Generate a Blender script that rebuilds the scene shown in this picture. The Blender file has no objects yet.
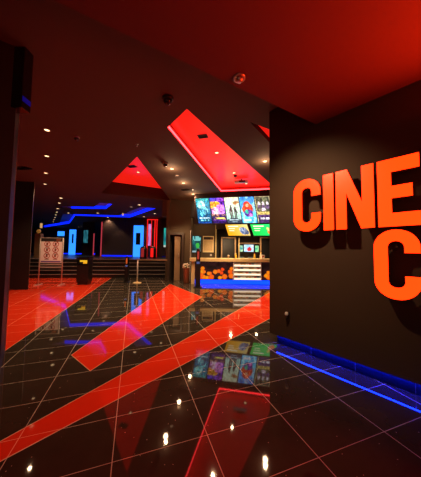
import bpy, bmesh, math, random
from mathutils import Vector, Matrix
from mathutils.geometry import tessellate_polygon
random.seed(7)
SC = bpy.context.scene
COL = SC.collection
R = math.radians

# ------------------------------------------------------------------ materials
def lin(c):
    return tuple(((x/255)/12.92 if x/255 <= .04045 else ((x/255+.055)/1.055)**2.4) for x in c)

def mat(name, col, rough=.6, metal=0., spec=.5, noise=0., nscale=8., bump=0., coat=0.):
    m = bpy.data.materials.new(name); m.use_nodes = True
    nt = m.node_tree; b = nt.nodes['Principled BSDF']
    b.inputs['Roughness'].default_value = rough
    b.inputs['Metallic'].default_value = metal
    b.inputs['Specular IOR Level'].default_value = spec
    b.inputs['Coat Weight'].default_value = coat
    b.inputs['Base Color'].default_value = (*col, 1)
    if noise or bump:
        tc = nt.nodes.new('ShaderNodeTexCoord'); n = nt.nodes.new('ShaderNodeTexNoise')
        n.inputs['Scale'].default_value = nscale; n.inputs['Detail'].default_value = 4
        nt.links.new(tc.outputs['Object'], n.inputs['Vector'])
        if noise:
            mx = nt.nodes.new('ShaderNodeMix'); mx.data_type = 'RGBA'
            mx.inputs[6].default_value = (*[c*(1-noise) for c in col], 1)
            mx.inputs[7].default_value = (*[min(1, c*(1+noise)) for c in col], 1)
            nt.links.new(n.outputs['Fac'], mx.inputs[0]); nt.links.new(mx.outputs[2], b.inputs['Base Color'])
        if bump:
            bp = nt.nodes.new('ShaderNodeBump'); bp.inputs['Strength'].default_value = bump
            bp.inputs['Distance'].default_value = .01
            nt.links.new(n.outputs['Fac'], bp.inputs['Height']); nt.links.new(bp.outputs['Normal'], b.inputs['Normal'])
    return m

def emit(name, col, strength, base=None):
    m = bpy.data.materials.new(name); m.use_nodes = True
    b = m.node_tree.nodes['Principled BSDF']
    b.inputs['Base Color'].default_value = (*(base or [min(1, c*.3) for c in col]), 1)
    b.inputs['Roughness'].default_value = .35
    b.inputs['Emission Color'].default_value = (*col, 1)
    b.inputs['Emission Strength'].default_value = strength
    return m

def art_mat(name, strength, rough=.25):
    """a screen or lit print: its picture is a colour attribute of its own mesh"""
    m = bpy.data.materials.new(name); m.use_nodes = True
    nt = m.node_tree; b = nt.nodes['Principled BSDF']
    a = nt.nodes.new('ShaderNodeAttribute'); a.attribute_name = 'art'
    b.inputs['Roughness'].default_value = rough
    if strength:
        b.inputs['Base Color'].default_value = (.01, .01, .01, 1)
        nt.links.new(a.outputs['Color'], b.inputs['Emission Color'])
        b.inputs['Emission Strength'].default_value = strength
    else:
        nt.links.new(a.outputs['Color'], b.inputs['Base Color'])
    return m

# floor tile lattice: rotated 19.54 degrees, 0.614 x 0.384 m slabs
GR = R(19.54); GX, GY, OX, OY = .6137, .3843, -1.310, 1.894
def tile_mat(name, col, grout, rough, flecks, var):
    m = bpy.data.materials.new(name); m.use_nodes = True
    nt = m.node_tree; b = nt.nodes['Principled BSDF']; N = nt.nodes.new; L = nt.links.new
    tc = N('ShaderNodeTexCoord'); mp = N('ShaderNodeMapping'); mp.vector_type = 'POINT'
    mp.inputs['Rotation'].default_value = (0, 0, -GR)
    L(tc.outputs['Object'], mp.inputs['Vector'])
    sx = N('ShaderNodeSeparateXYZ'); L(mp.outputs['Vector'], sx.inputs[0])
    def math_(op, a, v):
        n = N('ShaderNodeMath'); n.operation = op
        L(a, n.inputs[0])
        if isinstance(v, (int, float)): n.inputs[1].default_value = v
        else: L(v, n.inputs[1])
        return n.outputs[0]
    def line(ax, o, step, w):
        t = math_('DIVIDE', math_('SUBTRACT', ax, o - 40*step), step)
        fr = math_('FRACT', t, 0)
        dd = math_('ABSOLUTE', math_('SUBTRACT', fr, .5), 0)
        return math_('GREATER_THAN', dd, .5 - w/step/2)
    ln = math_('MAXIMUM', line(sx.outputs[0], OX, GX, .0052), line(sx.outputs[1], OY, GY, .0038))
    # per-slab tone and fine mottling
    no = N('ShaderNodeTexNoise'); no.inputs['Scale'].default_value = 3; no.inputs['Detail'].default_value = 6
    L(tc.outputs['Object'], no.inputs['Vector'])
    mx = N('ShaderNodeMix'); mx.data_type = 'RGBA'
    mx.inputs[6].default_value = (*[c*(1-var) for c in col], 1); mx.inputs[7].default_value = (*[c*(1+var) for c in col], 1)
    L(no.outputs['Fac'], mx.inputs[0])
    vo = N('ShaderNodeTexVoronoi'); vo.inputs['Scale'].default_value = 24
    L(tc.outputs['Object'], vo.inputs['Vector'])
    sp = N('ShaderNodeSeparateColor'); L(vo.outputs['Color'], sp.inputs[0])
    fl = math_('MULTIPLY', math_('LESS_THAN', vo.outputs['Distance'], .075), math_('GREATER_THAN', sp.outputs[0], 1-flecks))
    m2 = N('ShaderNodeMix'); m2.data_type = 'RGBA'; m2.inputs[7].default_value = (.5, .42, .34, 1)
    L(fl, m2.inputs[0]); L(mx.outputs[2], m2.inputs[6])
    m3 = N('ShaderNodeMix'); m3.data_type = 'RGBA'; m3.inputs[7].default_value = (*grout, 1)
    L(ln, m3.inputs[0]); L(m2.outputs[2], m3.inputs[6]); L(m3.outputs[2], b.inputs['Base Color'])
    rr = N('ShaderNodeMix'); rr.data_type = 'FLOAT'; rr.inputs[2].default_value = rough; rr.inputs[3].default_value = .6
    L(ln, rr.inputs[0]); L(rr.outputs[0], b.inputs['Roughness'])
    b.inputs['IOR'].default_value = 1.53
    return m

M = {}
M['floor'] = tile_mat('polished_black_stone', (.042, .032, .023), (.52, .46, .37), .032, .30, .5)
M['inlay'] = tile_mat('polished_red_stone', (.80, .042, .012), (.90, .36, .20), .06, .05, .06)
M['inlay_edge'] = mat('pale_brass_strip', (.75, .42, .22), .35)
M['wall'] = mat('dark_brown_paint', (.058, .027, .011), .75, noise=.12, nscale=3)
M['ceil'] = mat('ceiling_brown_paint', (.105, .062, .042), .85, noise=.06, nscale=2)
M['soffit'] = mat('soffit_paint', (.085, .020, .013), .8)
M['tray'] = mat('tray_pale_paint', (.45, .42, .45), .8)
M['pillar'] = mat('pillar_laminate', (.016, .011, .010), .5, noise=.3, nscale=2)
M['black'] = mat('satin_black', (.010, .009, .009), .35)
M['blackgloss'] = mat('gloss_black', (.008, .008, .010), .12)
M['plinth'] = mat('gloss_black_plinth', (.016, .016, .020), .9, spec=.1)
M['metal'] = mat('brushed_steel', (.55, .50, .47), .35, .9)
M['alu'] = mat('satin_aluminium', (.60, .50, .46), .45, .35)
M['gold'] = mat('brushed_gold', (.74, .55, .26), .42, .1)
M['copper'] = mat('copper_pot', (.42, .13, .07), .35, .5)
M['tan'] = mat('tan_wood', (.34, .21, .11), .55, noise=.25, nscale=5)
M['darkwood'] = mat('dark_wood', (.045, .025, .016), .5)
M['brown'] = mat('lobby_brown_paint', (.080, .048, .023), .8)
M['step'] = mat('dark_stone_step', (.014, .010, .011), .35)
M['nosing'] = mat('step_nosing_metal', (.55, .44, .38), .4, .4)
M['stage'] = mat('stage_dark_paint', (.055, .030, .030), .8)
M['cream'] = mat('cream_paper', (.85, .66, .42), .7)
M['white'] = mat('white_plastic', (.75, .70, .66), .5)
M['letter_side'] = mat('letter_return_red', (.16, .014, .008), .5)
M['letter_face'] = emit('letter_face_orange', (1, .020, .001), 5.2, (.02, .004, .002))
M['cove_red'] = emit('red_cove_baked_glow', (1, .015, .007), .78, (.5, .02, .01))  # LED wash over the red paint, put in as emission of the recess top
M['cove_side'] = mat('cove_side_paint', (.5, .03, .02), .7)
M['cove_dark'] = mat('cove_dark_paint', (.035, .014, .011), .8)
M['led_red'] = emit('red_led', (1, .025, .03), 11)
M['led_redwarm'] = emit('red_led_portal', (1, .012, .01), 1.0)
M['led_blue'] = emit('blue_led', (.002, .014, 1), 1.7)
M['led_blue_bright'] = emit('blue_led_strip', (.0015, .012, 1), 100)
M['led_or_glint_blue'] = emit('blue_led_or_glint', (.004, .01, 1), .10)
M['led_kick'] = emit('blue_kick_led', (.002, .042, 1), 2.6)
M['cyan'] = emit('cyan_lit_panel', (.022, .21, 1), 1.9)
M['pinkled'] = emit('pink_led', (.8, .07, .10), .5)
M['tealglow'] = emit('teal_lit_poster', (.02, .30, .28), .8)
M['lamp'] = emit('downlight_glow', (1, .62, .30), 3.6)
M['lampdim'] = emit('downlight_dim_glow', (1, .62, .34), 1.0)
M['warmlit'] = emit('warm_lit_glass', (1, .55, .2), .6)
M['label_y'] = emit('yellow_lit_label', (1, .50, .03), .9)
M['ring'] = mat('light_ring', (.35, .28, .22), .5)
M['glass'] = mat('dome_dark_glass', (.02, .015, .015), .05, spec=.9)
M['leaf'] = mat('pale_petals', (.85, .74, .58), .7)
M['green'] = mat('dark_leaf', (.05, .09, .03), .6)
M['screen'] = art_mat('screen_picture', 1.7)
M['print'] = art_mat('printed_picture', 0, .6)
M['lightbox'] = art_mat('lightbox_picture', .95)

# ------------------------------------------------------------------ mesh helpers
class MB:
    """collects shapes with a material each and links them as ONE mesh object"""
    def __init__(s): s.bm = bmesh.new(); s.mats = []
    def _m(s, m):
        if m not in s.mats: s.mats.append(m)
        return s.mats.index(m)
    def faces(s, verts, faces, m):
        vs = [s.bm.verts.new(v) for v in verts]; k = s._m(m)
        for f in faces:
            try: fc = s.bm.faces.new([vs[i] for i in f]); fc.material_index = k
            except ValueError: pass
        return vs
    def box(s, c, size, m, rz=0, bev=0, rx=0):
        t = bmesh.new(); bmesh.ops.create_cube(t, size=1)
        bmesh.ops.scale(t, vec=size, verts=t.verts)
        if bev: bmesh.ops.bevel(t, geom=t.edges[:], offset=bev, segments=2, affect='EDGES', profile=.7)
        bmesh.ops.transform(t, matrix=Matrix.Translation(c) @ Matrix.Rotation(rz, 4, 'Z') @ Matrix.Rotation(rx, 4, 'X'), verts=t.verts)
        t.verts.ensure_lookup_table(); t.verts.index_update()
        s.faces([v.co.copy() for v in t.verts], [[v.index for v in f.verts] for f in t.faces], m); t.free()
        return s
    def prism(s, poly, z0, z1, m, holes=(), side=None, cap0=True, cap1=True):
        """horizontal polygon (with holes) between two heights"""
        loops = [list(poly)] + [list(h) for h in holes]
        flat = [p for l in loops for p in l]
        tri = tessellate_polygon([[Vector((p[0], p[1], 0)) for p in l] for l in loops])
        n = len(flat)
        vs = [(p[0], p[1], z0) for p in flat] + [(p[0], p[1], z1) for p in flat]
        caps = []
        if cap0: caps += [list(t) for t in tri]
        if cap1: caps += [[i+n for i in t] for t in tri]
        sides = []; o = 0
        for l in loops:
            k = len(l)
            sides += [[o+i, o+(i+1) % k, n+o+(i+1) % k, n+o+i] for i in range(k)]
            o += k
        vv = [s.bm.verts.new(v) for v in vs]; ka = s._m(m); kb = s._m(side or m)
        for lst, kk in ((caps, ka), (sides, kb)):
            for f in lst:
                try: fc = s.bm.faces.new([vv[i] for i in f]); fc.material_index = kk
                except ValueError: pass
        return s
    def solid(s, outline, origin, ux, uy, depth, m, side=None, holes=()):
        """outline in a plane (ux, uy) pushed along `depth`; the face at +depth gets m"""
        b = MB(); b.prism(outline, 0, 1, m, holes, side)
        origin, ux, uy, depth = map(Vector, (origin, ux, uy, depth))
        off = {}
        for f in b.bm.faces:
            zs = [v.co.z for v in f.verts]
            mm = m if min(zs) > .5 else (side or m)
            vs = [origin + ux*v.co.x + uy*v.co.y + depth*v.co.z for v in f.verts]
            k = s._m(mm); bv = []
            for v0, v in zip(f.verts, vs):
                if v0 not in off: off[v0] = s.bm.verts.new(v)
                bv.append(off[v0])
            try: s.bm.faces.new(bv).material_index = k
            except ValueError: pass
        b.bm.free(); return s
    def lathe(s, c, prof, m, seg=20, axis='Z', mats=None):
        c = Vector(c); rings = []
        for r, z in prof:
            ring = []
            for k in range(seg):
                a = 2*math.pi*k/seg
                v = Vector((r*math.cos(a), r*math.sin(a), z))
                if axis == 'Y': v = Vector((v.x, -v.z, v.y))
                ring.append(s.bm.verts.new(c + v))
            rings.append(ring)
        for i in range(len(rings)-1):
            k = s._m(mats[i] if mats else m)
            for j in range(seg):
                f = s.bm.faces.new([rings[i][j], rings[i][(j+1) % seg], rings[i+1][(j+1) % seg], rings[i+1][j]])
                f.material_index = k; f.smooth = True
        for ring, q in ((rings[0], 0), (rings[-1], -1)):
            f = s.bm.faces.new(ring); f.material_index = s._m(mats[q] if mats else m)
        return s
    def tube(s, a, b, r, m, seg=10):
        a, b = Vector(a), Vector(b); d = b-a; q = d.to_track_quat('Z', 'Y')
        t = []
        for p in (a, b):
            t.append([s.bm.verts.new(p + q @ Vector((r*math.cos(2*math.pi*k/seg), r*math.sin(2*math.pi*k/seg), 0))) for k in range(seg)])
        k = s._m(m)
        for j in range(seg):
            f = s.bm.faces.new([t[0][j], t[0][(j+1) % seg], t[1][(j+1) % seg], t[1][j]]); f.material_index = k; f.smooth = True
        for ring in t: s.bm.faces.new(ring).material_index = k
        return s
    def ball(s, c, r, m, seg=10, squash=1.):
        t = bmesh.new(); bmesh.ops.create_uvsphere(t, u_segments=seg, v_segments=max(5, seg//2+1), radius=r)
        t.verts.index_update()
        vs = [Vector(c)+Vector((v.co.x, v.co.y, v.co.z*squash)) for v in t.verts]
        k = s._m(m); bv = [s.bm.verts.new(v) for v in vs]
        for f in t.faces:
            g = s.bm.faces.new([bv[v.index] for v in f.verts]); g.material_index = k; g.smooth = True
        t.free(); return s
    def build(s, name, parent=None, loc=None, rz=0):
        bmesh.ops.recalc_face_normals(s.bm, faces=s.bm.faces[:])
        me = bpy.data.meshes.new(name); s.bm.to_mesh(me); s.bm.free()
        for m in s.mats: me.materials.append(m)
        o = bpy.data.objects.new(name, me); COL.objects.link(o)
        if parent: o.parent = parent
        if loc is not None: o.location = loc
        o.rotation_euler.z = rz
        return o

def tag(o, label=None, cat=None, group=None, kind=None):
    for k, v in (('label', label), ('category', cat), ('group', group), ('kind', kind)):
        if v: o[k] = v
    return o
def thing(name, label, cat, loc=(0, 0, 0), rz=0, group=None):
    o = bpy.data.objects.new(name, None); COL.objects.link(o)
    o.empty_display_size = .1; o.location = loc; o.rotation_euler.z = rz
    return tag(o, label, cat, group)
def struct(name, mb, label=None):
    return tag(mb.build(name), label, None, None, 'structure')
def dup(root, loc, rz=None, label=None, group=None):
    r = root.copy(); COL.objects.link(r); r.location = loc
    if rz is not None: r.rotation_euler.z = rz
    if label: r['label'] = label
    if group: r['group'] = group
    for ch in list(root.children):
        c = ch.copy(); COL.objects.link(c); c.parent = r
        for g in list(ch.children):
            k = g.copy(); COL.objects.link(k); k.parent = c
    return r

def picture(name, fn, corner, m, nx, ny, parent, thick=.004):
    """a flat picture: quad grid with one painted colour per cell. corner(u, v) -> point"""
    vs = [corner(i/nx, j/ny) for j in range(ny+1) for i in range(nx+1)]
    fs, cols = [], []
    for j in range(ny):
        for i in range(nx):
            a = j*(nx+1)+i
            fs.append((a, a+1, a+nx+2, a+nx+1)); cols.append(lin(fn((i+.5)/nx, (j+.5)/ny)))
    me = bpy.data.meshes.new(name); me.from_pydata(vs, [], fs)
    at = me.color_attributes.new('art', 'FLOAT_COLOR', 'CORNER')
    for p in me.polygons:
        for l in p.loop_indices: at.data[l].color = (*cols[p.index], 1)
    me.materials.append(m)
    o = bpy.data.objects.new(name, me); COL.objects.link(o); o.parent = parent
    return o

def mixc(a, b, t):
    t = max(0, min(1, t)); return tuple(x+(y-x)*t for x, y in zip(a, b))
def inell(u, v, cu, cv, ru, rv): return ((u-cu)/ru)**2+((v-cv)/rv)**2 < 1
def hsh(i, j, k=0):
    x = math.sin(i*12.9898+j*78.233+k*37.719)*43758.5453; return x-math.floor(x)
def vno(u, v, s, k=0):
    x, y = u*s, v*s; i, j = math.floor(x), math.floor(y); a, b = x-i, y-j
    a = a*a*(3-2*a); b = b*b*(3-2*b)
    return (hsh(i, j, k)*(1-a)+hsh(i+1, j, k)*a)*(1-b)+(hsh(i, j+1, k)*(1-a)+hsh(i+1, j+1, k)*a)*b

H = 3.41      # main ceiling
HS = 2.91     # dropped soffit over the sign wall
# ------------------------------------------------------------------ floor
struct('floor', MB().prism([(-14, -4), (6, -4), (6, 13.5), (-14, 13.5)], -.2, 0, M['floor']), 'polished black stone floor tiles with thin pale grout')
inl = {
 'a': ([(-2.57, 2.80), (-4.43, 9.83), (-9.6, 9.1), (-9.6, 4.6), (-3.6, 2.80)], 'broad red floor panel under the poster stand'),
 'b': ([(-1.68, 2.72), (-1.26, 2.38), (-.21, 6.10), (-1.51, 8.31)], 'short red wedge of floor between the two other red panels'),
 'c': ([(-2.05, .45), (-1.26, 1.39), (1.11, 4.19), (2.6, 5.95), (2.6, 8.07), (1.78, 6.72)], 'long red diagonal band of floor running towards the counter')}
for k, (poly, lab) in inl.items():
    o = struct('floor_inlay', MB().prism(poly, -.05, .0012, M['inlay']), lab)
    e = MB(); n = len(poly)
    for i in range(n):
        a, b = Vector((*poly[i], .0012)), Vector((*poly[(i+1) % n], .0012)); dv = b-a
        e.box((a+b)/2+Vector((0, 0, .0002)), (dv.length, .007, .001), M['inlay_edge'], rz=math.atan2(dv.y, dv.x))
    e.build('edge_strip', o)

# ------------------------------------------------------------------ sign wall
W0 = Vector((1.28, 2.796, 0)); WD = Vector((.65, -.76, 0)).normalized(); WN = Vector((-.76, -.65, 0)).normalized()
WA = math.atan2(WD.y, WD.x)
def wp(s, o, z): return W0 + WD*s + WN*o + Vector((0, 0, z))
def wbox(mb, s0, s1, o0, o1, z0, z1, m, bev=0):
    return mb.box(wp((s0+s1)/2, (o0+o1)/2, (z0+z1)/2), (s1-s0, o1-o0, z1-z0), m, rz=WA, bev=bev)
ww = MB(); wbox(ww, -.565, 4.2, -.30, .06, .125, H, M['wall'], .004)
struct('wall_right', ww, 'dark brown wall carrying the lit letters')
pp = MB(); wbox(pp, -.48, 4.2, -.24, 0, 0, .125, M['plinth'])
for k in range(9): wbox(pp, -.48+.48*k, -.477+.48*k, 0, .0015, .004, .12, M['metal'])
struct('baseboard_right', pp, 'recessed gloss black skirting below the sign wall')
t = MB(); wbox(t, -.47, 4.1, .018, .034, .1195, .1249, M['led_blue_bright'])
tag(t.build('led_strip'), 'blue light strip tucked under the lower edge of the dark sign wall', 'light strip')

# letters: outlines in metres (x along the wall, y up)
def stroke_c(w, h, t, r, gap0, gap1, n=12):
    """bold grotesque C: rounded rectangle stroke open on the right between gap0 and gap1"""
    def arc(cx, cy, rx, ry, a0, a1):
        return [(cx+rx*math.cos(a0+(a1-a0)*i/n), cy+ry*math.sin(a0+(a1-a0)*i/n)) for i in range(n+1)]
    P = math.pi; ri = max(.012, r-t)
    o = [(w, gap1)] + arc(w-r, h-r, r, r, 0, P/2) + arc(r, h-r, r, r, P/2, P) + arc(r, r, r, r, P, 1.5*P) + arc(w-r, r, r, r, 1.5*P, 2*P) + [(w, gap0)]
    i = [(w-t, gap0)] + arc(w-t-ri, t+ri, ri, ri, 0, -P/2) + arc(t+ri, t+ri, ri, ri, 1.5*P, P) + arc(t+ri, h-t-ri, ri, ri, P, P/2) + arc(w-t-ri, h-t-ri, ri, ri, P/2, 0) + [(w-t, gap1)]
    return o + i
LH = .630
def glyph(ch):
    if ch == 'C': return stroke_c(.325, LH, .104, .160, .212, .418)
    if ch == 'I': return [(0, 0), (.103, 0), (.103, LH), (0, LH)]
    if ch == 'N':
        w = .338; t = .098
        return [(0, 0), (t, 0), (t, .385), (w-t-.012, 0), (w, 0), (w, LH), (w-t, LH), (w-t, .262), (t+.012, LH), (0, LH)]
    if ch == 'E':
        w = .295; t = .102
        return [(0, 0), (w, 0), (w, .122), (t, .122), (t, .262), (w-.048, .262), (w-.048, .374), (t, .374), (t, LH-.122), (w, LH-.122), (w, LH), (0, LH)]
LET = [('C', -.086, 1.541, 'orange lit letter C, first of the upper word CINE'),
       ('I', .272, 1.541, 'orange lit letter I, a single upright bar between C and N'),
       ('N', .402, 1.541, 'orange lit letter N between the I and the E'),
       ('E', .770, 1.541, 'orange lit letter E at the frame edge of the upper word'),
       ('C', .728, .880, 'orange lit letter C alone below the letter E')]
for ch, s0, z0, lab in LET:
    root = thing('sign_letter', lab, 'sign letter', wp(s0, .06, z0), WA, 'lit letters on the dark wall')
    g = glyph(ch)
    # local frame: x along wall, y into the wall (the wall normal is -y), z up
    MB().solid(g, (0, -.110, 0), (1, 0, 0), (0, 0, 1), (0, -.060, 0), M['letter_side']).build('letter_return', root)
    MB().solid(g, (0, -.1702, 0), (1, 0, 0), (0, 0, 1), (0, -.010, 0), M['letter_face']).build('letter_face', root)
    xs = {'C': (.05, .20), 'I': (.05,), 'N': (.05, .295), 'E': (.05, .20)}[ch]
    for x in xs:
        for z in ((.05, LH-.05) if ch != 'I' else (.08, LH-.08)):
            MB().tube((x, 0, z), (x, -.112, z), .008, M['metal'], 8).build('mounting_stud', root)

# small fitting on the sign wall
b = thing('door_holder', 'small dark fitting with pale top low on the dark sign wall', 'wall fitting', wp(-.273, .06, .44), WA); b.scale = (1.35, 1.35, 1.5)
MB().box((0, -.008, -.01), (.035, .016, .085), M['black'], bev=.003).build('back_plate', b)
MB().lathe((0, -.030, .022), [(.006, -.022), (.016, -.012), (.018, 0), (.014, .010), (.004, .013)], M['white'], 14).build('cap', b)
MB().tube((0, -.016, -.02), (0, -.040, -.025), .009, M['black']).build('plunger', b)

# ------------------------------------------------------------------ ceilings
coveA = [(-.38, 3.14), (-.78, 3.66), (.36, 7.75), (2.27, 7.36)]
triA = [(-1.70, 4.84), (-4.17, 8.12), (-1.74, 9.31)]
wedA = [(.62, 3.45), (2.35, 5.75), (2.9, 4.72)]
trayA = [(-16.9, 22.0), (-12.0, 18.35), (-8.75, 13.9), (-5.39, 14.39), (-2.83, 11.08), (-3.5, 10.75), (-5.75, 13.55), (-9.1, 13.25), (-12.5, 17.9), (-17.3, 21.5)]
trayB = [(-7.41, 11.4), (-5.56, 11.41), (-4.63, 10.1), (-5.1, 9.85), (-5.9, 10.85), (-7.9, 10.85)]
big = [(-30, -4), (6, -4), (6, 30), (-30, 30)]
struct('ceiling', MB().prism(big, H, H+.04, M['ceil'], holes=[coveA, triA, wedA, trayA, trayB]), 'dark brown ceiling with lit recesses')
# dropped soffit in front of and above the sign wall
e0, e1 = Vector((1.45, 2.745)), Vector((-6.0, -1.50))
struct('ceiling_soffit', MB().prism([e0, e1, (-6, -4), (6, -4), (6, 2.745)], HS, H-.001, M['soffit']), 'lower red-lit ceiling above the sign wall')

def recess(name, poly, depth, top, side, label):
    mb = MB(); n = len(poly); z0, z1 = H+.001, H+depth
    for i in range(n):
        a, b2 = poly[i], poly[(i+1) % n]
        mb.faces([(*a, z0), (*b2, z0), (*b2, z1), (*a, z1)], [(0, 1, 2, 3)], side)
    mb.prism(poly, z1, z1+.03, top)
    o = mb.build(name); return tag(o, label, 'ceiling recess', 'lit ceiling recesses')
def edge_led(poly, idx, z0, z1, m, inset=.012, th=.015):
    mb = MB(); n = len(poly); c = sum((Vector(p) for p in poly), Vector((0, 0)))/n
    for i in idx:
        a, b2 = Vector(poly[i]), Vector(poly[(i+1) % n]); d2 = b2-a
        nn = Vector((-d2.y, d2.x)).normalized()
        area = sum(poly[k][0]*poly[(k+1) % n][1]-poly[(k+1) % n][0]*poly[k][1] for k in range(n))
        if area < 0: nn = -nn
        p = (a+b2)/2+nn*inset
        mb.box((p.x, p.y, (z0+z1)/2), (d2.length-.02, th, z1-z0), m, rz=math.atan2(d2.y, d2.x))
    return mb
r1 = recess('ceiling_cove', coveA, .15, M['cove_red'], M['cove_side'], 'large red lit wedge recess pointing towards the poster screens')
edge_led(coveA, [1, 2], H+.02, H+.06, M['led_red']).build('light_strip', r1)
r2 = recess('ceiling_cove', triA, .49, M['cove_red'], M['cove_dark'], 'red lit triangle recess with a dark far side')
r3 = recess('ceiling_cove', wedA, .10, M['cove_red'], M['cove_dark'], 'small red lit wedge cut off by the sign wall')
r4 = recess('ceiling_cove', trayA, .24, M['tray'], M['tray'], 'long zigzag blue lit recess above the raised landing')
edge_led(trayA, [0, 1, 2, 3], H+.004, H+.20, M['led_blue']).build('light_strip', r4)
r5 = recess('ceiling_cove', trayB, .24, M['tray'], M['tray'], 'short blue lit recess nearest the steps')
edge_led(trayB, [0, 1], H+.004, H+.16, M['led_blue']).build('light_strip', r5)

# ------------------------------------------------------------------ ceiling fittings
def downlight(name='ceiling_light', lens=None, ring=None, r=.05):
    return MB().lathe((0, 0, 0), [(r*.72, .02), (r*1.15, .0), (r*1.15, -.008), (r*.86, -.010), (r*.80, -.004), (r*.3, -.004)], ring or M['ring'], 18,
                      mats=[ring or M['ring']]*3+[ring or M['ring'], lens or M['lamp'], lens or M['lamp']]).build(name)
LIGHTS = [
 ((-2.95, 3.77, H), 'nearest downlight of the long row running to the left of the poster stand', 1),
 ((-3.78, 4.87, H), 'second downlight of the long row on the left', 1),
 ((-4.66, 6.00, H), 'third downlight of the long row on the left', 1),
 ((-5.48, 7.05, H), 'fourth downlight of the long row, before the blue lit area', 1),
 ((-6.31, 9.02, H), 'nearest of the tight line of downlights above the poster stand', 1),
 ((-7.08, 10.03, H), 'second of the tight line of downlights above the poster stand', 1),
 ((-8.17, 11.48, H), 'third of the tight line of downlights above the poster stand', 1),
 ((-8.99, 12.57, H), 'fourth of the tight line of downlights above the poster stand', 1),
 ((-9.81, 13.64, H), 'fifth of the tight line of downlights above the poster stand', 1),
 ((-10.7, 14.8, H), 'sixth of the tight line of downlights above the poster stand', 1),
 ((-11.6, 15.96, H), 'seventh of the tight line of downlights above the poster stand', 1),
 ((-12.73, 17.44, H), 'farthest of the tight line of downlights above the poster stand', 1),
 ((-1.03, 5.55, H), 'bright downlight beside the dome camera between triangle and wedge recess', 1),
 ((-.88, 6.75, H), 'downlight third in line between triangle and wedge recess', 1),
 ((-.68, 8.08, H), 'downlight just above the first poster screen', 1),
 ((1.26, 4.99, H), 'downlight on brown ceiling between the large and the small red wedge', 1),
 ((.12, 4.91, H+.15), 'nearest downlight within the large red wedge', 1),
 ((.66, 6.20, H+.15), 'middle downlight within the large red wedge', 1),
 ((1.18, 7.2, H+.15), 'farthest downlight within the large red wedge, above the screens', 1),
 ((-2.47, 7.19, H+.49), 'downlight within the red triangle', 1),
 ((-.97, 6.05, H), 'dim downlight second in line between triangle and wedge recess', 0),
 ((-8.5, 12.85, H), 'downlight between the two blue recesses, above their left ends', 1),
 ((-6.69, 12.73, H), 'downlight between the two blue recesses, near their middle', 1),
 ((-3.40, 10.2, H), 'downlight above the right end of the zigzag blue recess', 1),
 ((-3.99, 10.75, H), 'dim downlight inside the bend of the zigzag blue recess', 0),
 ((-4.32, 13.9, H), 'downlight in front of the red lit doorway', 1),
 ((-3.3, 12.65, H), 'downlight right of the red lit doorway', 1),
 ((-6.9, 14.45, H), 'downlight at the top of the dark wall on the landing', 1),
 ((-2.43, 11.2, H), 'small downlight left of the ceiling step beside the counter lobby', 1),
 ((-10.0, 17.6, H), 'nearest downlight of the four in the far passage', 1),
 ((-11.4, 19.4, H), 'second downlight of the four in the far passage', 1),
 ((-12.17, 20.3, H), 'third downlight of the four in the far passage', 1),
 ((-12.95, 21.25, H), 'farthest downlight of the four in the far passage', 1),
]
p1 = p0 = None
SPOTS = []
for loc, lab, on in LIGHTS:
    if on:
        o = p1 = downlight() if p1 is None else p1.copy()
    else:
        o = p0 = downlight(lens=M['lampdim']) if p0 is None else p0.copy()
    if o.name not in COL.objects: COL.objects.link(o)
    o.location = loc; o.scale = (1.5, 1.5, 1) if loc[1] > 8.5 else (1, 1, 1); tag(o, lab, 'ceiling light', 'recessed ceiling lights')
    if on: SPOTS.append(loc)

def dome(loc, label, s=1.):
    d = thing('ceiling_dome_camera', label, 'camera', loc)
    MB().lathe((0, 0, 0), [(.075*s, 0), (.078*s, -.02*s), (.066*s, -.034*s), (.060*s, -.036*s)], M['ring'] if s < 1 else M['black'], 20).build('housing', d)
    MB().lathe((0, 0, 0), [(.060*s, -.033*s), (.055*s, -.060*s), (.040*s, -.085*s), (.018*s, -.100*s), (.004*s, -.103*s)], M['glass'], 20).build('dome_cover', d)
dome((-.62, 2.91, H), 'nearest dark dome camera, before the tip of the large red wedge')
dome((-1.13, 5.19, H), 'dark dome camera between the red triangle and the large red wedge', .95)
dome((-2.56, 4.00, H), 'small dome camera right of the long downlight row', .7)
# sprinklers
def sprinkler(loc, label):
    d = thing('ceiling_sprinkler', label, 'sprinkler', loc)
    MB().lathe((0, 0, 0), [(.028, 0), (.028, -.006), (.012, -.012), (.009, -.03)], M['metal'], 14).build('collar', d)
    MB().lathe((0, 0, 0), [(.004, -.028), (.004, -.045), (.018, -.046), (.018, -.049), (.003, -.05)], M['metal'], 12).build('deflector', d)
sprinkler((-1.50, 4.25, H), 'small sprinkler head just above the red triangle tip')
# glass spotlight on the soffit
sp = thing('ceiling_spotlight', 'glass spotlight on the red ceiling, lighting the letters', 'spotlight', (.25, 1.94, HS))
MB().lathe((0, 0, 0), [(.058, 0), (.058, -.008), (.046, -.012), (.036, -.004), (.010, -.003)], M['metal'], 20).build('trim_ring', sp)
MB().lathe((0, 0, 0), [(.036, -.006), (.034, -.030), (.022, -.042), (.004, -.044)], M['metal'], 18).build('lamp_head', sp)
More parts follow.
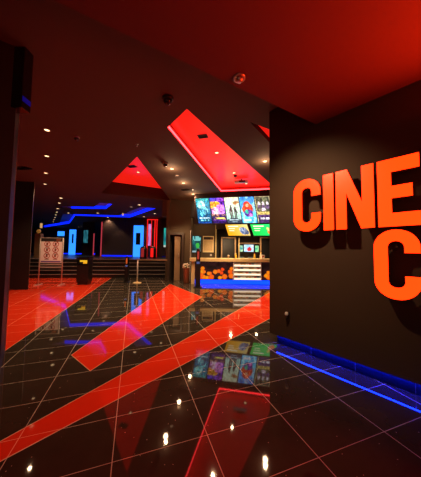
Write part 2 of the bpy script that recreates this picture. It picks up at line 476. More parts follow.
# vents and ceiling devices
def vent(loc, size, rz, label, slats=5):
    v = thing('ceiling_vent', label, 'vent', loc, rz, 'ceiling vents')
    w, l = size
    mb = MB()
    for sgn in (-1, 1):
        mb.box((sgn*(w/2-.01), 0, -.006), (.02, l, .012), M['black']); mb.box((0, sgn*(l/2-.01), -.006), (w, .02, .012), M['black'])
    mb.build('frame', v)
    MB().box((0, 0, -.002), (w-.02, l-.02, .003), M['black']).build('backing', v)
    for k in range(slats):
        MB().box((0, -l/2+l*(k+.5)/slats, -.004), (w-.03, l/slats*.45, .005), M['black'], rx=.5).build('slat', v)
vent((-.18, 4.19, H+.15), (.19, .13), -.25, 'black vent within the near end of the large red wedge', 3)
vent((-2.5, 6.68, H+.49), (.28, .18), -.25, 'black vent within the red triangle', 3)
vent((-.84, 7.52, H), (.42, .16), -.2, 'dark slot vent on brown ceiling near the first poster screen', 3)
vent((-5.01, 5.64, H), (.42, .2), -.2, 'dark slot vent on the far left ceiling', 3)
pj = thing('ceiling_projector', 'slim black and grey unit hung in the large red wedge above the screens', 'ceiling unit', (.95, 6.75, H+.15), -.2)
MB().tube((0, 0, 0), (0, 0, -.06), .02, M['black']).build('mount', pj)
MB().box((0, 0, -.09), (.42, .13, .07), M['alu'], bev=.012).build('body', pj)
MB().box((.03, -.06, -.09), (.20, .03, .05), M['black'], bev=.006).build('front_panel', pj)
sd = MB().lathe((.72, 6.42, H+.15), [(.05, 0), (.05, -.03), (.035, -.045), (.01, -.048)], M['black'], 16).build('smoke_detector')
tag(sd, 'small round black detector in the large red wedge beside the slim unit', 'detector')

# ------------------------------------------------------------------ left pillars
pn = MB().prism([(-2.57, 2.80), (-2.05, 2.19), (-3.6, 1.0), (-4.1, 2.80)], 0, H, M['pillar'])
op = struct('pillar_near', pn, 'dark pillar at the edge of the red floor')
dv = Vector((.52, -.61)).normalized()
MB().box((-2.575, 2.802, H/2), (.018, .018, H), M['metal'], rz=math.atan2(dv.y, dv.x)).build('corner_trim', op)
p2 = MB().prism([(-6.22, 6.76), (-5.68, 6.86), (-6.22, 7.5), (-6.76, 7.4)], 0, H, M['pillar'])
op2 = struct('pillar_far', p2, 'dark square pillar standing on the red floor panel')
MB().box((-5.69, 6.87, H/2), (.016, .016, H), M['metal'], rz=.18).build('corner_trim', op2)
hb = thing('hanging_display', 'black box sign hung from ceiling in front of the near pillar', 'hanging sign', (-2.28, 2.22, H), 0)
MB().box((0, 0, -.33), (.62, .11, .66), M['blackgloss'], bev=.006).build('case', hb)
for x in (-.22, .22): MB().tube((x, 0, 0), (x, 0, -.02), .012, M['black']).build('hanger', hb)
MB().box((.305, -.001, -.56), (.018, .10, .055), M['led_or_glint_blue']).build('blue_glint', hb)  # dim glow in place of blue light reflected on the gloss case

# ------------------------------------------------------------------ steps and raised landing
SA = math.atan(.14)
def sy(x, off=0): return 9.84+.14*(x+4.6)+off
for i in range(5):
    y0 = .22*i; z0, z1 = .16*i, .16*(i+1)
    xl, xr = -13.0, -1.9
    mb = MB().prism([(xl, sy(xl, y0)), (xr, sy(xr, y0)), (xr, sy(xr, 1.4)), (xl, sy(xl, 1.4))], z0, z1, M['step'])
    o = struct('step', mb, 'dark stone step up to the landing, number %s from the floor' % ['one', 'two', 'three', 'four', 'five'][i])
    ln = math.hypot(xr-xl, .14*(xr-xl)); xm = (xl+xr)/2
    MB().box((xm, sy(xm, y0)+.01, z1-.008), (ln, .035, .018), M['nosing'], rz=SA).build('nosing', o)
xl, xr = -30, -1.9
struct('landing_floor', MB().prism([(-13, sy(-13, 1.1)), (xr, sy(xr, 1.1)), (xr, 30), (-30, 30), (-30, sy(-13, 1.1))], 0, .799, M['step']), 'dark raised floor behind the steps')
# landing walls
struct('wall_landing', MB().box((-4.7, 14.75, 2.1), (5.2, .3, 2.6), M['stage']), 'dark wall at the back of the landing')
struct('wall_passage', MB().box((-12, 23, 2.1), (22, .2, 2.6), M['stage']), 'far wall of the passage beyond the landing')
struct('wall_side', MB().box((-1.78, 12.4, 1.7), (.12, 5.5, 3.4), M['stage']), 'dark wall between landing and counter lobby')
struct('wall_left', MB().box((-14.2, 6, 1.7), (.2, 22, 3.4), M['stage']), 'dark wall far to the left')
def lbox(name, label, cat, c, size, m): return tag(MB().box(c, size, m, bev=.004).build(name), label, cat)
lbox('led_strip', 'blue light strip along the foot of the landing wall', 'light strip', (-6.25, 14.56, .845), (2.0, .05, .075), M['led_blue'])
lbox('led_strip', 'blue light strip at the foot of the passage wall, behind the black bin', 'light strip', (-11.2, 18.4, .86), (2.9, .05, .08), M['led_blue'])
lbox('led_strip', 'blue light strip at the foot of the wall right of the red doorway', 'light strip', (-2.75, 14.56, .83), (.95, .04, .05), M['led_or_glint_blue'])
lbox('led_strip', 'thin pink upright light at the end of the dark landing wall', 'light strip', (-7.33, 14.55, 1.96), (.055, .05, 2.32), M['pinkled'])
lbox('led_strip', 'short pink upright light left of the thin pink one', 'light strip', (-9.15, 17.0, 1.65), (.06, .05, 1.7), M['pinkled'])
lbox('wall_left_passage_fin', '', '', (-9.7, 17.2, 2.1), (.9, .1, 2.6), M['stage'])
bpy.data.objects['wall_left_passage_fin'].name = 'wall_fin'
wf = bpy.data.objects['wall_fin']; wf['kind'] = 'structure'
# doors
d1 = thing('lit_door', 'glowing cyan door with a dark window, left of the red doorway', 'door', (-4.85, 14.60, .8))
MB().box((0, -.02, 1.05), (.66, .05, 2.10), M['cyan'], bev=.004).build('door_leaf', d1)
MB().box((-.01, -.052, 1.20), (.30, .02, .80), M['blackgloss']).build('window_pane', d1)
MB().tube((-.24, -.09, .95), (-.24, -.09, 1.15), .012, M['metal']).build('handle', d1)
d2 = thing('lit_door', 'glowing blue door in the far passage behind the poster stand', 'door', (-11.3, 17.75, .8))
MB().box((0, 0, 1.02), (.52, .06, 2.04), M['cyan'], bev=.004).build('door_leaf', d2)
MB().box((.04, -.04, 1.30), (.13, .02, .75), M['blackgloss']).build('window_pane', d2)
MB().tube((-.2, -.05, .95), (-.2, -.05, 1.15), .014, M['metal']).build('handle', d2)
lbox('lit_sign', 'small cyan lit sign above the poster stand in the distance', 'sign', (-14.85, 21.5, 2.75), (.62, .1, .45), M['cyan'])
hg = thing('hanging_lamp', 'small white lamp hung beside the left end of the blue recess', 'lamp', (-12.08, 15.4, H))
MB().tube((0, 0, 0), (0, 0, -.36), .012, M['black']).build('rod', hg)
MB().box((0, 0, -.52), (.12, .08, .34), M['warmlit'], bev=.01).build('lamp_body', hg)
# red doorway
rd = thing('red_doorway', 'doorway framed in red light strips on the landing', 'doorway', (-3.90, 14.50, .8))
MB().box((0, .02, 1.22), (.62, .06, 2.44), M['darkwood']).build('backing', rd)
for x, w in ((-.33, .05), (-.06, .03), (.17, .06), (.30, .05)):
    MB().box((x, -.03, 1.24), (w, .05, 2.48), M['led_redwarm'], bev=.004).build('light_strip', rd)
MB().box((0, -.03, 2.50), (.72, .05, .06), M['led_redwarm'], bev=.004).build('light_strip', rd)
picture('poster', lambda u, v: mixc((150, 60, 110), (190, 130, 200), vno(u, v, 6, 3)), lambda u, v: (-.27+.18*u, -.02, .75+1.45*v), M['screen'], 6, 20, rd)
# lit posters on the landing
def lit_poster(label, loc, w, h, fn, rz=0):
    p = thing('lit_poster', label, 'poster', loc, rz)
    MB().box((0, .02, h/2), (w+.06, .04, h+.06), M['black'], bev=.005).build('frame', p)
    picture('picture', fn, lambda u, v: (-w/2+w*u, -.006, h*v), M['screen'], 8, 20, p)
    return p
lit_poster('tall teal lit poster right of the red doorway', (-3.02, 14.55, 1.47), .24, 1.28, lambda u, v: (150, 150, 140) if v < .08 else mixc((4, 60, 80), (40, 150, 130), vno(u, v, 5, 1)))
lit_poster('dim teal lit poster in the passage above the black bin', (-9.85, 17.1, 1.75), .34, 1.0, lambda u, v: mixc((10, 50, 60), (40, 100, 110), vno(u, v, 5, 2)))
# red lit bollards before the doorway
def kiosk(loc, label, m):
    k = thing('ticket_gate', label, 'ticket gate', loc)
    MB().lathe((0, 0, 0), [(.19, 0), (.19, .52), (.17, .60), (.10, .66), (.02, .68)], M['black'], 20).build('body', k)
    MB().box((.0, -.185, .32), (.16, .02, .50), m, bev=.004).build('light_panel', k)
kiosk((-3.75, 12.2, .8), 'round topped gate with dim red panel below the cyan door', emit('dim_red_panel', (.5, .03, .03), .5))
kiosk((-3.28, 12.4, .8), 'round topped gate with bright red panel before the red doorway', M['led_redwarm'])
# hanging lamp over landing
hl = thing('hanging_spotlight', 'small white spotlight hung below the blue recesses', 'spotlight', (-4.9, 12.0, H))
MB().tube((0, 0, 0), (0, 0, -.10), .012, M['black']).build('rod', hl)
MB().box((0, 0, -.10), (.50, .03, .02), M['black']).build('cross_bar', hl)
MB().lathe((0, 0, -.25), [(.03, 0), (.04, .03), (.04, .12), (.02, .15)], M['warmlit'], 14).build('lamp_head', hl)
# tan column with golden cap far left
tc = thing('wall_lamp_column', 'slim tan column with a golden lamp, left of the poster stand', 'column lamp', (-8.86, 11.2, .8))
MB().box((0, 0, .62), (.30, .2, 1.24), M['tan'], bev=.01).build('column', tc)
MB().ball((-.02, -.02, 1.36), .10, emit('amber_globe', (1, .45, .08), .15), 12).build('globe', tc)

# ------------------------------------------------------------------ poster stand on the red floor
st = thing('poster_stand', 'silver two-legged poster stand with six round pictograms', 'poster stand', (-5.61, 7.68, 0), .12)
for x in (-.375, .375):
    MB().tube((x, 0, .03), (x, 0, 1.67), .018, M['alu']).build('leg', st)
    MB().box((x, 0, .015), (.05, .42, .03), M['alu'], bev=.006).build('foot', st)
for z in (.62, .72): MB().box((0, 0, z), (.74, .025, .035), M['alu'], bev=.004).build('cross_bar', st)
bd = MB().box((0, 0, 1.22), (.75, .03, .90), M['alu'], bev=.004).build('board', st)
def board(u, v):
    if v > .88:
        return (40, 34, 34) if not (.72 < u < .93 and .90 < v < .97) else (150, 80, 50)
    if v > .86: return (120, 105, 100)
    if .012 < v < .075 and .04 < u < .96: return (120, 70, 170)
    for cu in (.30, .70):
        for cv in (.76, .52, .28):
            du, dv_ = (u-cu)*.72, (v-cv)*.86
            r = math.hypot(du, dv_)
            if .080 < r < .105: return (190, 70, 62)
            if r <= .080 and abs(du-dv_) < .018: return (190, 70, 62)
            if r <= .080 and (abs(du) < .03 and abs(dv_) < .055): return (85, 68, 66)
            if abs(dv_+.122) < .007 and abs(du) < .07: return (130, 100, 96)
    return (252, 236, 238)
picture('poster', board, lambda u, v: (-.345+.69*u, -.0165, .79+.86*v), M['print'], 60, 72, bd)

# ------------------------------------------------------------------ black bin with yellow label
bn = thing('litter_bin', 'black box bin with a yellow lit label before the steps', 'bin', (-4.60, 8.02, 0), .12)
MB().box((0, 0, .05), (.34, .32, .10), M['black'], bev=.006).build('plinth', bn)
MB().box((0, 0, .52), (.40, .36, .86), M['black'], bev=.012).build('body', bn)
MB().box((0, 0, .97), (.42, .38, .05), M['blackgloss'], bev=.01).build('lid', bn)
MB().box((-.02, -.182, .80), (.36, .012, .20), M['blackgloss']).build('flap', bn)
def blab(u, v):
    if v > .5: return (250, 190, 40) if vno(u*2, v, 9, 4) > .12 else (120, 70, 10)
    if u > .45: return (255, 175, 30)
    return (20, 14, 8)
picture('label', blab, lambda u, v: (-.10+.25*u, -.1895, .76+.12*v), M['lightbox'], 18, 10, bn)

# ------------------------------------------------------------------ stanchion, belt, dispensers
sn = thing('queue_post', 'pale slim queue post with a golden foot at the steps', 'queue post', (-2.81, 8.45, 0))
MB().lathe((0, 0, 0), [(.16, 0), (.16, .012), (.12, .026), (.03, .035)], M['gold'], 24).build('base', sn)
MB().tube((0, 0, .03), (0, 0, .90), .028, M['alu'], 14).build('pole', sn)
MB().lathe((0, 0, .88), [(.032, 0), (.036, .01), (.036, .05), (.02, .062)], M['metal'], 16).build('head', sn)
MB().box((.58, .0, .895), (1.12, .008, .045), M['tan'], rz=0).build('belt', sn)
def dispenser(label, loc, hgt, strip, rz, w=.15):
    d = thing('sanitiser_stand', label, 'dispenser stand', loc, rz)
    MB().box((0, 0, .012), (w*1.7, w*1.6, .024), M['black'], bev=.004).build('base', d)
    MB().box((0, 0, hgt*.34), (w, .10, hgt*.66), M['black'], bev=.01).build('post', d)
    MB().box((0, .0, hgt*.80), (w*.9, .09, hgt*.26), M['blackgloss'], bev=.012).build('housing', d)
    MB().box((0, -.05, hgt*.82), (w*.38, .014, hgt*.20), strip, bev=.003).build('label_strip', d)
    MB().lathe((0, 0, hgt*.93), [(w*.36, 0), (w*.40, hgt*.03), (w*.34, hgt*.055), (w*.10, hgt*.07)], M['black'], 16).build('cap', d)
    MB().box((0, -.052, hgt*.63), (w*.62, .012, hgt*.055), emit('pale_blue_label', (.10, .16, .45), .5), bev=.002).build('label_card', d)
dispenser('black dispenser stand with an orange strip, left of the pale queue post', (-3.28, 8.6, 0), 1.02, emit('orange_strip', (1, .16, .03), .45), 0)
dispenser('tall black dispenser stand with a reddish top before the counter', (-.42, 7.65, 0), 1.36, emit('red_strip', (.7, .08, .05), .35), 0, .17)

# ------------------------------------------------------------------ lobby walls right of the steps
LB = M['brown']
struct('wall_lobby', MB().box((-1.80, 9.35, 1.7), (.16, .5, 3.4), LB, bev=.03), 'brown wall end beside the steps')
struct('wall_back', MB().box((-.35, 10.45, 1.7), (1.25, .2, 3.4), LB), 'brown wall with a teal poster and a cream notice')
struct('wall_door', MB().box((-1.46, 9.25, 2.66), (.66, .2, 1.5), LB), 'brown wall above the lobby door')
struct('pillar_lobby', MB().box((-.985, 9.55, 1.7), (.30, .8, 3.4), LB, bev=.03), 'brown wall corner beside the lobby door')
struct('wall_door_back', MB().box((-1.5, 10.3, 1.7), (.9, .1, 3.4), M['darkwood']), 'dark wall in the passage behind the lobby door')
struct('beam_lobby', MB().box((-1.2, 9.35, 3.06), (1.75, .3, .70), M['darkwood'], bev=.01), 'dark header across the lobby')
lbox('light_strip', 'thin pale upright strip on the lobby wall corner', 'light strip', (-.84, 9.13, 1.06), (.025, .03, 2.12), M['alu'])
dr = thing('door_1', None, None, (-1.44, 9.06, 0)); dr['kind'] = 'structure'
for x in (-.29, .29): MB().box((x, 0, .97), (.09, .16, 1.94), M['darkwood'], bev=.006).build('door_frame', dr)
MB().box((0, 0, 1.97), (.67, .16, .09), M['darkwood'], bev=.006).build('door_frame', dr)
MB().box((.05, .10, .95), (.24, .05, 1.88), M['tan'], rz=.35, bev=.004).build('door_leaf', dr)
MB().tube((.12, .02, 1.0), (.12, .02, 1.16), .014, M['metal']).build('door_handle', dr)

# flower pot
fp = thing('flower_pot', 'copper pot of pale flowers beside the lobby wall corner', 'plant pot', (-.93, 8.60, 0))
MB().lathe((0, 0, 0), [(.095, 0), (.105, .02), (.115, .30), (.125, .57), (.132, .58), (.118, .585), (.110, .54)], M['copper'], 20).build('pot', fp)
fl = MB()
for k in range(34):
    a = random.random()*6.28; r = random.random()**.5*.13
    r *= 1.25; fl.ball((r*math.cos(a), r*math.sin(a), .66+random.random()*.14-r*.5), .028+.014*random.random(), M['leaf'], 8, .7)
tag(fl.build('flowers', fp), kind='stuff')
sv = MB()
for k in range(20):
    a = random.random()*6.28; r = .03+.09*random.random()
    p = Vector((r*math.cos(a), r*math.sin(a), .60+.08*random.random())); w = Vector((-math.sin(a), math.cos(a), 0))*.018
    q = p+Vector((math.cos(a)*.06, math.sin(a)*.06, .02))
    sv.faces([p-w*.3, p+w*.3, (p+q)/2+w+Vector((0, 0, .02)), q, (p+q)/2-w+Vector((0, 0, .02))], [(0, 1, 2, 3, 4)], M['green'])
tag(sv.build('leaves', fp), kind='stuff')

# posters on the lobby wall
YB = 10.345
tp = thing('wall_poster', 'teal lit poster with a green shape on the lobby wall', 'poster', (-.66, YB, 1.19))
MB().box((0, -.012, .385), (.44, .022, .80), M['black'], bev=.004).build('frame', tp)
def p_teal(u, v):
    if v < .10: return (150, 180, 185)
    if inell(u, v, .62, .42, .22, .17) and (u-.4) > abs(v-.45)*.6: return (60, 190, 70)
    if v > .72 and vno(u, v, 7, 5) > .5: return (120, 205, 200)
    return mixc((4, 40, 48), (40, 140, 130), vno(u, v, 5, 8)**1.4)
picture('picture', p_teal, lambda u, v: (-.20+.40*u, -.026, .77*v), M['lightbox'], 20, 38, tp)
cn = thing('wall_notice', 'cream paper notice with a dark heading on the lobby wall', 'notice', (-.10, YB, 1.21))
MB().box((0, -.010, .375), (.52, .018, .78), M['cream'], bev=.003).build('board', cn)
def p_cream(u, v):
    if .78 < v < .95 and .06 < u < .94: return (120, 62, 30) if (u > .72) else (44, 24, 18)
    if .08 < v < .72 and int(v*40) % 2 == 0 and .10 < u < .9: return (196, 150, 96)
    return (252, 222, 165)
picture('print', p_cream, lambda u, v: (-.25+.50*u, -.0205, .76*v), M['print'], 20, 40, cn)
so = thing('wall_socket', 'small white wall socket below the cream notice', 'socket', (.03, YB, 1.07))
MB().box((0, -.008, 0), (.085, .016, .085), M['white'], bev=.004).build('plate', so)
MB().box((0, -.018, 0), (.045, .006, .045), M['alu'], bev=.002).build('insert', so)

# ------------------------------------------------------------------ kitchen recess behind the counter
struct('wall_kitchen', MB().box((2.6, 11.0, 1.5), (4.6, .2, 3.0), M['darkwood']), 'dark back wall of the snack counter')
struct('trim_1', MB().box((.26, 10.30, 1.25), (.05, .12, 2.5), M['gold']), 'pale upright trim at the edge of the lobby wall')
struct('beam_kitchen', MB().box((2.6, 10.3, 2.85), (4.7, .3, 1.1), M['darkwood']), 'dark header above the snack counter recess')
def hatch(label, x0, x1, z1, y):
    h = thing('service_window', label, 'hatch', (0, y, .04))
    MB().box((x0, 0, (.9+z1)/2), (.06, .06, z1-.9), M['tan']).build('jamb', h)
    MB().box((x1, 0, (.9+z1)/2), (.06, .06, z1-.9), M['tan']).build('jamb', h)
    MB().box(((x0+x1)/2, 0, z1), (x1-x0+.06, .06, .05), M['tan']).build('lintel_bar', h)
    MB().box(((x0+x1)/2, .03, (.9+z1)/2), (x1-x0-.06, .02, z1-.92), M['black']).build('glass_panel', h)
hatch('tan framed dark glass hatch behind the counter, left of the tall post', .53, 1.17, 1.86, 10.2)
hatch('tan framed dark hatch at the wall end behind the counter', 2.36, 3.0, 1.88, 10.2)
ps_ = tag(MB().box((1.33, 10.10, .95), (.035, .05, 1.9), M['gold'], bev=.004).build('counter_post'), 'slim pale post between the hatch and the small monitors', 'post')
bc = thing('back_counter', 'dark back worktop below the small monitors', 'counter', (2.72, 10.55, 0))
MB().box((0, 0, .45), (3.1, .40, .90), M['darkwood'], bev=.006).build('cabinet', bc)
MB().box((0, 0, .92), (3.1, .42, .04), M['gold'], bev=.006).build('worktop', bc)
shf = thing('wall_shelf', 'dark shelf above the small monitors', 'shelf', (1.9, 10.55, 1.66))
MB().box((0, 0, 0), (1.05, .22, .04), M['tan'], bev=.004).build('board', shf)
for x in (-.4, .4): MB().box((x, .06, -.05), (.03, .12, .08), M['black']).build('bracket', shf)
def monitor(label, x, w, h, fn):
    m = thing('monitor', label, 'monitor', (x, 10.50, 1.25))
    MB().box((0, .015, h/2), (w+.03, .03, h+.03), M['black'], bev=.004).build('case', m)
    MB().box((0, .03, -.16), (.05, .03, .30), M['black']).build('stand', m)
    picture('display', fn, lambda u, v: (-w/2+w*u, -.002, h*v), M['screen'], 14, 10, m)
monitor('small teal monitor, left of three behind the counter', 1.50, .16, .30, lambda u, v: mixc((20, 110, 130), (190, 215, 150), vno(u, v, 4, 1)))
monitor('wide monitor showing a red shape on pale blue behind the counter', 1.86, .46, .34, lambda u, v: (190, 30, 40) if inell(u, v, .56, .36, .24, .3) else mixc((120, 180, 215), (230, 225, 235), vno(u, v, 5, 2)))
monitor('small green monitor, right of three behind the counter', 2.25, .17, .30, lambda u, v: mixc((40, 150, 110), (200, 225, 150), vno(u, v, 4, 3)))

# ------------------------------------------------------------------ snack counter
CY = 8.33
ct = thing('snack_counter', 'snack counter with a gold top and orange ball graphics', 'counter', (0, 0, 0))
MB().box((.95, CY+.37, .53), (3.30, .62, .70), M['black']).build('carcass', ct)
MB().box((.95, CY+.40, .09), (3.10, .50, .18), M['plinth']).build('kickboard', ct)
MB().box((.95, CY+.30, .93), (3.46, .78, .115), M['gold'], bev=.008).build('countertop', ct)
MB().box((-.655, CY+.10, .44), (.13, .18, .88), M['gold'], bev=.005).build('end_panel', ct)
MB().box((.98, CY+.115, .085), (3.10, .03, .155), M['led_kick']).build('light_strip', ct)
BALLS = []
rb = random.Random(11)
for k in range(34):
    x = rb.random(); yv = .06+rb.random()**2.4*.55; BALLS.append((x, yv, .052+.026*rb.random(), rb.random()))
BALLS += [(.455, .60, .052, .3), (.30, .45, .055, .6), (.345, .55, .05, .9), (.335, .35, .05, .9), (.94, .40, .055, .4), (.12, .4, .05, .4)]
def balls(u, v):
    c = mixc((20, 8, 8), (52, 24, 26), vno(u*4, v, 6, 5))
    W = 3.12/.70
    for bu, bv, r, t in BALLS:
        dx, dy = (u-bu)*W, (v-bv)
        if dx*dx+dy*dy < (r*1.9)**2:
            c = mixc((255, 170, 20), (255, 60, 20), t); q = math.hypot(dx, dy)/(r*1.9)
            c = mixc(c, (230, 70, 10), q*q*.5)
    return c
picture('front_graphic', balls, lambda u, v: (-.60+3.12*u, CY+.045, .20+.67*v), M['lightbox'], 150, 34, ct)
# sweets rack on the counter front
rk = thing('snack_rack', 'white four-tier sweets rack on the counter front', 'rack', (1.41, CY+.04, 0))
MB().box((0, -.005, .53), (1.02, .02, .70), M['white']).build('back_panel', rk)
for x in (-.52, .52): MB().box((x, -.05, .53), (.025, .12, .70), M['white'], bev=.004).build('side_panel', rk)
cols = [(.55, .08, .05), (.60, .36, .07), (.70, .62, .52), (.12, .22, .30), (.65, .58, .50), (.48, .30, .12), (.70, .66, .60)]
sweet = [mat('wrapper_%s' % n, c, .4) for n, c in zip(('red', 'yellow', 'cream', 'teal', 'ivory', 'amber', 'white'), cols)]
tiers = ['bottom', 'second', 'third', 'top']
for i in range(4):
    z = .215+i*.165
    MB().box((0, -.055, z), (1.0, .11, .016), M['white'], bev=.003).build('shelf', rk)
    MB().box((0, -.112, z+.022), (1.0, .008, .066), emit('pale_price_rail', (1, .80, .56), 1.35), bev=.002).build('price_rail', rk)
    for k in range(9):
        o = MB().box((0, 0, .05), (.085, .055, .10), sweet[(k*3+i*2) % 7], bev=.008).build('sweet_packet')
        o.location = (1.41-.42+k*.105, CY+.04-.06, z+.0085)
        tag(o, 'small wrapped packet on the %s tier of the white sweets rack' % tiers[i], 'snack packet', 'sweets packets, %s tier' % tiers[i])
# items standing on the counter
def bottle(name, label, x, y, h, r, m, cap, z=.9875, cat='bottle'):
    b = thing(name, label, cat, (x, y, z))
    MB().lathe((0, 0, 0), [(r*.9, 0), (r, .01), (r, h*.62), (r*.5, h*.78), (r*.42, h*.9)], m, 14).build('body', b)
    MB().lathe((0, 0, h*.88), [(r*.45, 0), (r*.5, h*.02), (r*.45, h*.12)], cap, 12).build('cap', b)
yel = mat('yellow_plastic', (.80, .50, .04), .4); red = mat('red_plastic', (.6, .05, .03), .4)
bottle('sauce_bottle', 'yellow bottle on the counter before the dark glass hatch', 1.02, CY+.35, .20, .04, yel, M['white'])
bottle('sauce_bottle', 'yellow bottle on the counter under the green monitor', 1.78, CY+.38, .22, .035, yel, red)
bottle('sauce_bottle', 'pale bottle on the counter near the sign wall', 2.02, CY+.35, .26, .045, M['cream'], yel)
for x, lab in ((1.25, 'low cream tray on the counter left of the red picture monitor'), (1.58, 'low cream tray on the counter right of the red picture monitor')):
    tr = thing('snack_tray', lab, 'tray', (x, CY+.25, .9875))
    MB().box((0, 0, .012), (.22, .14, .024), M['cream'], bev=.005).build('base', tr)
    MB().box((0, 0, .045), (.16, .10, .045), sweet[3], bev=.012).build('contents', tr)
bx = thing('card_box', 'small white box at the counter end by the sign wall', 'box', (2.05, CY+.15, .9875))
MB().box((0, 0, .08), (.12, .10, .16), M['white'], bev=.006).build('body', bx)
MB().box((0, -.051, .10), (.08, .004, .06), red).build('label', bx)
bkit = thing('popcorn_cup', 'small dark cup on the counter by the left hatch', 'cup', (.72, CY+.36, .9875))
MB().lathe((0, 0, 0), [(.03, 0), (.042, .11), (.045, .115), (.038, .11)], M['tan'], 14).build('body', bkit)
MB().lathe((0, 0, .11), [(.046, 0), (.046, .012), (.02, .02)], M['white'], 14).build('lid', bkit)

# ------------------------------------------------------------------ slanted poster screens above the counter
SO = Vector((.36, 7.85, 0)); SAa = R(-11.5); SD = Vector((math.cos(SAa), math.sin(SAa), 0))
def sp_(s, z, out=0):
    return SO + SD*s + Vector((math.sin(SAa), -math.cos(SAa), 0))*out + Vector((0, 0, z))
bh = MB().box(sp_(.72, 2.84, -.14), (3.46, .18, 1.13), M['cove_dark'], rz=SAa)
struct('beam_screens', bh, 'dark bulkhead carrying the poster screens')
def face_(mb, a, b, c, d, out, th, m):
    """parallelogram plate a b c d (wall s,z) standing `out` from the screen plane"""
    fr = [sp_(*p, out) for p in (a, b, c, d)]; bk = [sp_(*p, out-th) for p in (a, b, c, d)]
    mb.faces(fr+bk, [(0, 1, 2, 3), (7, 6, 5, 4), (0, 4, 5, 1), (1, 5, 6, 2), (2, 6, 7, 3), (3, 7, 4, 0)], m); return mb
def busy(fn, k, amt=.75, sc=(15, 26)):
    def f(u, v):
        c = fn(u, v); q = vno(u*sc[0]/10, v*sc[1]/10, 10, k)
        return tuple(min(255, x*(1-amt/2+amt*q*1.15)) for x in c)
    return f
def scr(name, label, group, s0, w, z0, z1, lean, fn, nx, ny, cat):
    """top left corner at s0; the lower edge sits `lean` further along"""
    r = thing(name, label, cat, (0, 0, 0), 0, group)
    g = .014
    q = lambda s, z: (s + lean*(z1-z)/(z1-z0), z)
    face_(MB(), q(s0-g, z0-g), q(s0+w+g, z0-g), q(s0+w+g, z1+g), q(s0-g, z1+g), .03, .07, M['black']).build('case', r)
    def cor(u, v):
        z = z0+(z1-z0)*v; return sp_(s0+w*u+lean*(1-v), z, .034)
    picture('display', fn, cor, M['screen'], nx, ny, r)
    return r
def P1(u, v):
    if v < .05: return (20, 60, 130)
    if .10 < v < .15 and .2 < u < .85: return (120, 210, 225) if hsh(int(u*22), 3) > .3 else (20, 90, 120)
    if .19 < v < .23 and .12 < u < .9: return (190, 225, 235)
    c = mixc((8, 60, 110), (20, 140, 160), v)
    if inell(u, v, .36, .75, .30, .16): c = mixc((60, 190, 200), (170, 235, 215), vno(u, v, 8, 1))
    elif inell(u, v, .62, .50, .20, .16) and vno(u, v, 12, 2) > .42: c = (110, 215, 225)
    elif inell(u, v, .35, .40, .14, .12) and vno(u, v, 12, 3) > .45: c = (90, 190, 215)
    elif v > .9: c = mixc((30, 120, 130), (60, 170, 160), vno(u, v, 6, 2))
    return c
def P2(u, v):
    c = mixc((50, 20, 120), (120, 60, 170), vno(u, v, 5, 9))
    if inell(u, v, .30, .72, .42, .18): c = mixc((255, 190, 40), (255, 120, 60), vno(u, v, 5, 3))
    if v > .86: c = mixc((50, 60, 190), (150, 60, 190), u)
    if inell(u, v, .70, .55, .34, .20): c = mixc((90, 80, 220), (250, 130, 190), vno(u, v, 8, 4))
    if inell(u, v, .28, .44, .24, .20): c = mixc((210, 120, 200), (250, 190, 190), vno(u, v, 9, 5))
    if .12 < v < .36: c = mixc((30, 20, 90), (200, 140, 90), vno(u*1.2, v*1.4, 9, 6)**1.6)
    if v < .10: c = (40, 20, 80)
    if .17 < v < .22 and .3 < u < .9: c = (240, 190, 90)
    return c
def P3(u, v):
    c = mixc((150, 205, 195), (225, 235, 195), min(1, v*1.1))
    if inell(u, v, .80, .80, .22, .05) or inell(u, v, .70, .74, .14, .03): c = (170, 120, 70)
    for cu, hh in ((.38, .66), (.66, .60)):
        if inell(u, v, cu, hh, .055, .035) or (abs(u-cu) < .075+.05*(hh-v) and .42 < v < hh-.03) or (abs(abs(u-cu)-.055) < .042 and .18 < v < .43) or abs(u-cu-.13*(1 if cu > .5 else -1)*(hh-v)/.2) < .03 and .38 < v < hh-.05:
            c = mixc((45, 45, 52), (110, 90, 80), vno(u, v, 12, 2))
    if ((u-.5)/.62)**2+((v-.02)/.17)**2 < 1: c = (50, 62, 80)
    if .105 < v < .145 and .16 < u < .86: c = (190, 215, 220)
    if .045 < v < .06 and .3 < u < .7: c = (170, 200, 210)
    return c
def P4(u, v):
    c = mixc((90, 200, 235), (40, 130, 215), v if v > .4 else .5-v)
    if vno(u, v, 6, 7) > .66: c = mixc(c, (190, 235, 245), .6)
    if inell(u, v, .46, .66, .26, .17) or inell(u, v, .30, .52, .20, .15) or inell(u, v, .66, .55, .18, .17): c = mixc((245, 96, 30), (170, 26, 30), vno(u, v, 9, 2))
    if inell(u, v, .48, .67, .10, .065): c = (248, 178, 140)
    if inell(u, v, .50, .38, .30, .14): c = mixc((50, 40, 120), (110, 60, 150), vno(u, v, 8, 3))
    if inell(u, v, .40, .43, .10, .08): c = (40, 190, 150)
    if inell(u, v, .66, .30, .12, .06): c = (210, 110, 190)
    if .07 < v < .14 and .10 < u < .62 and hsh(int(u*16), 2) > .2: c = (240, 225, 235)
    return c
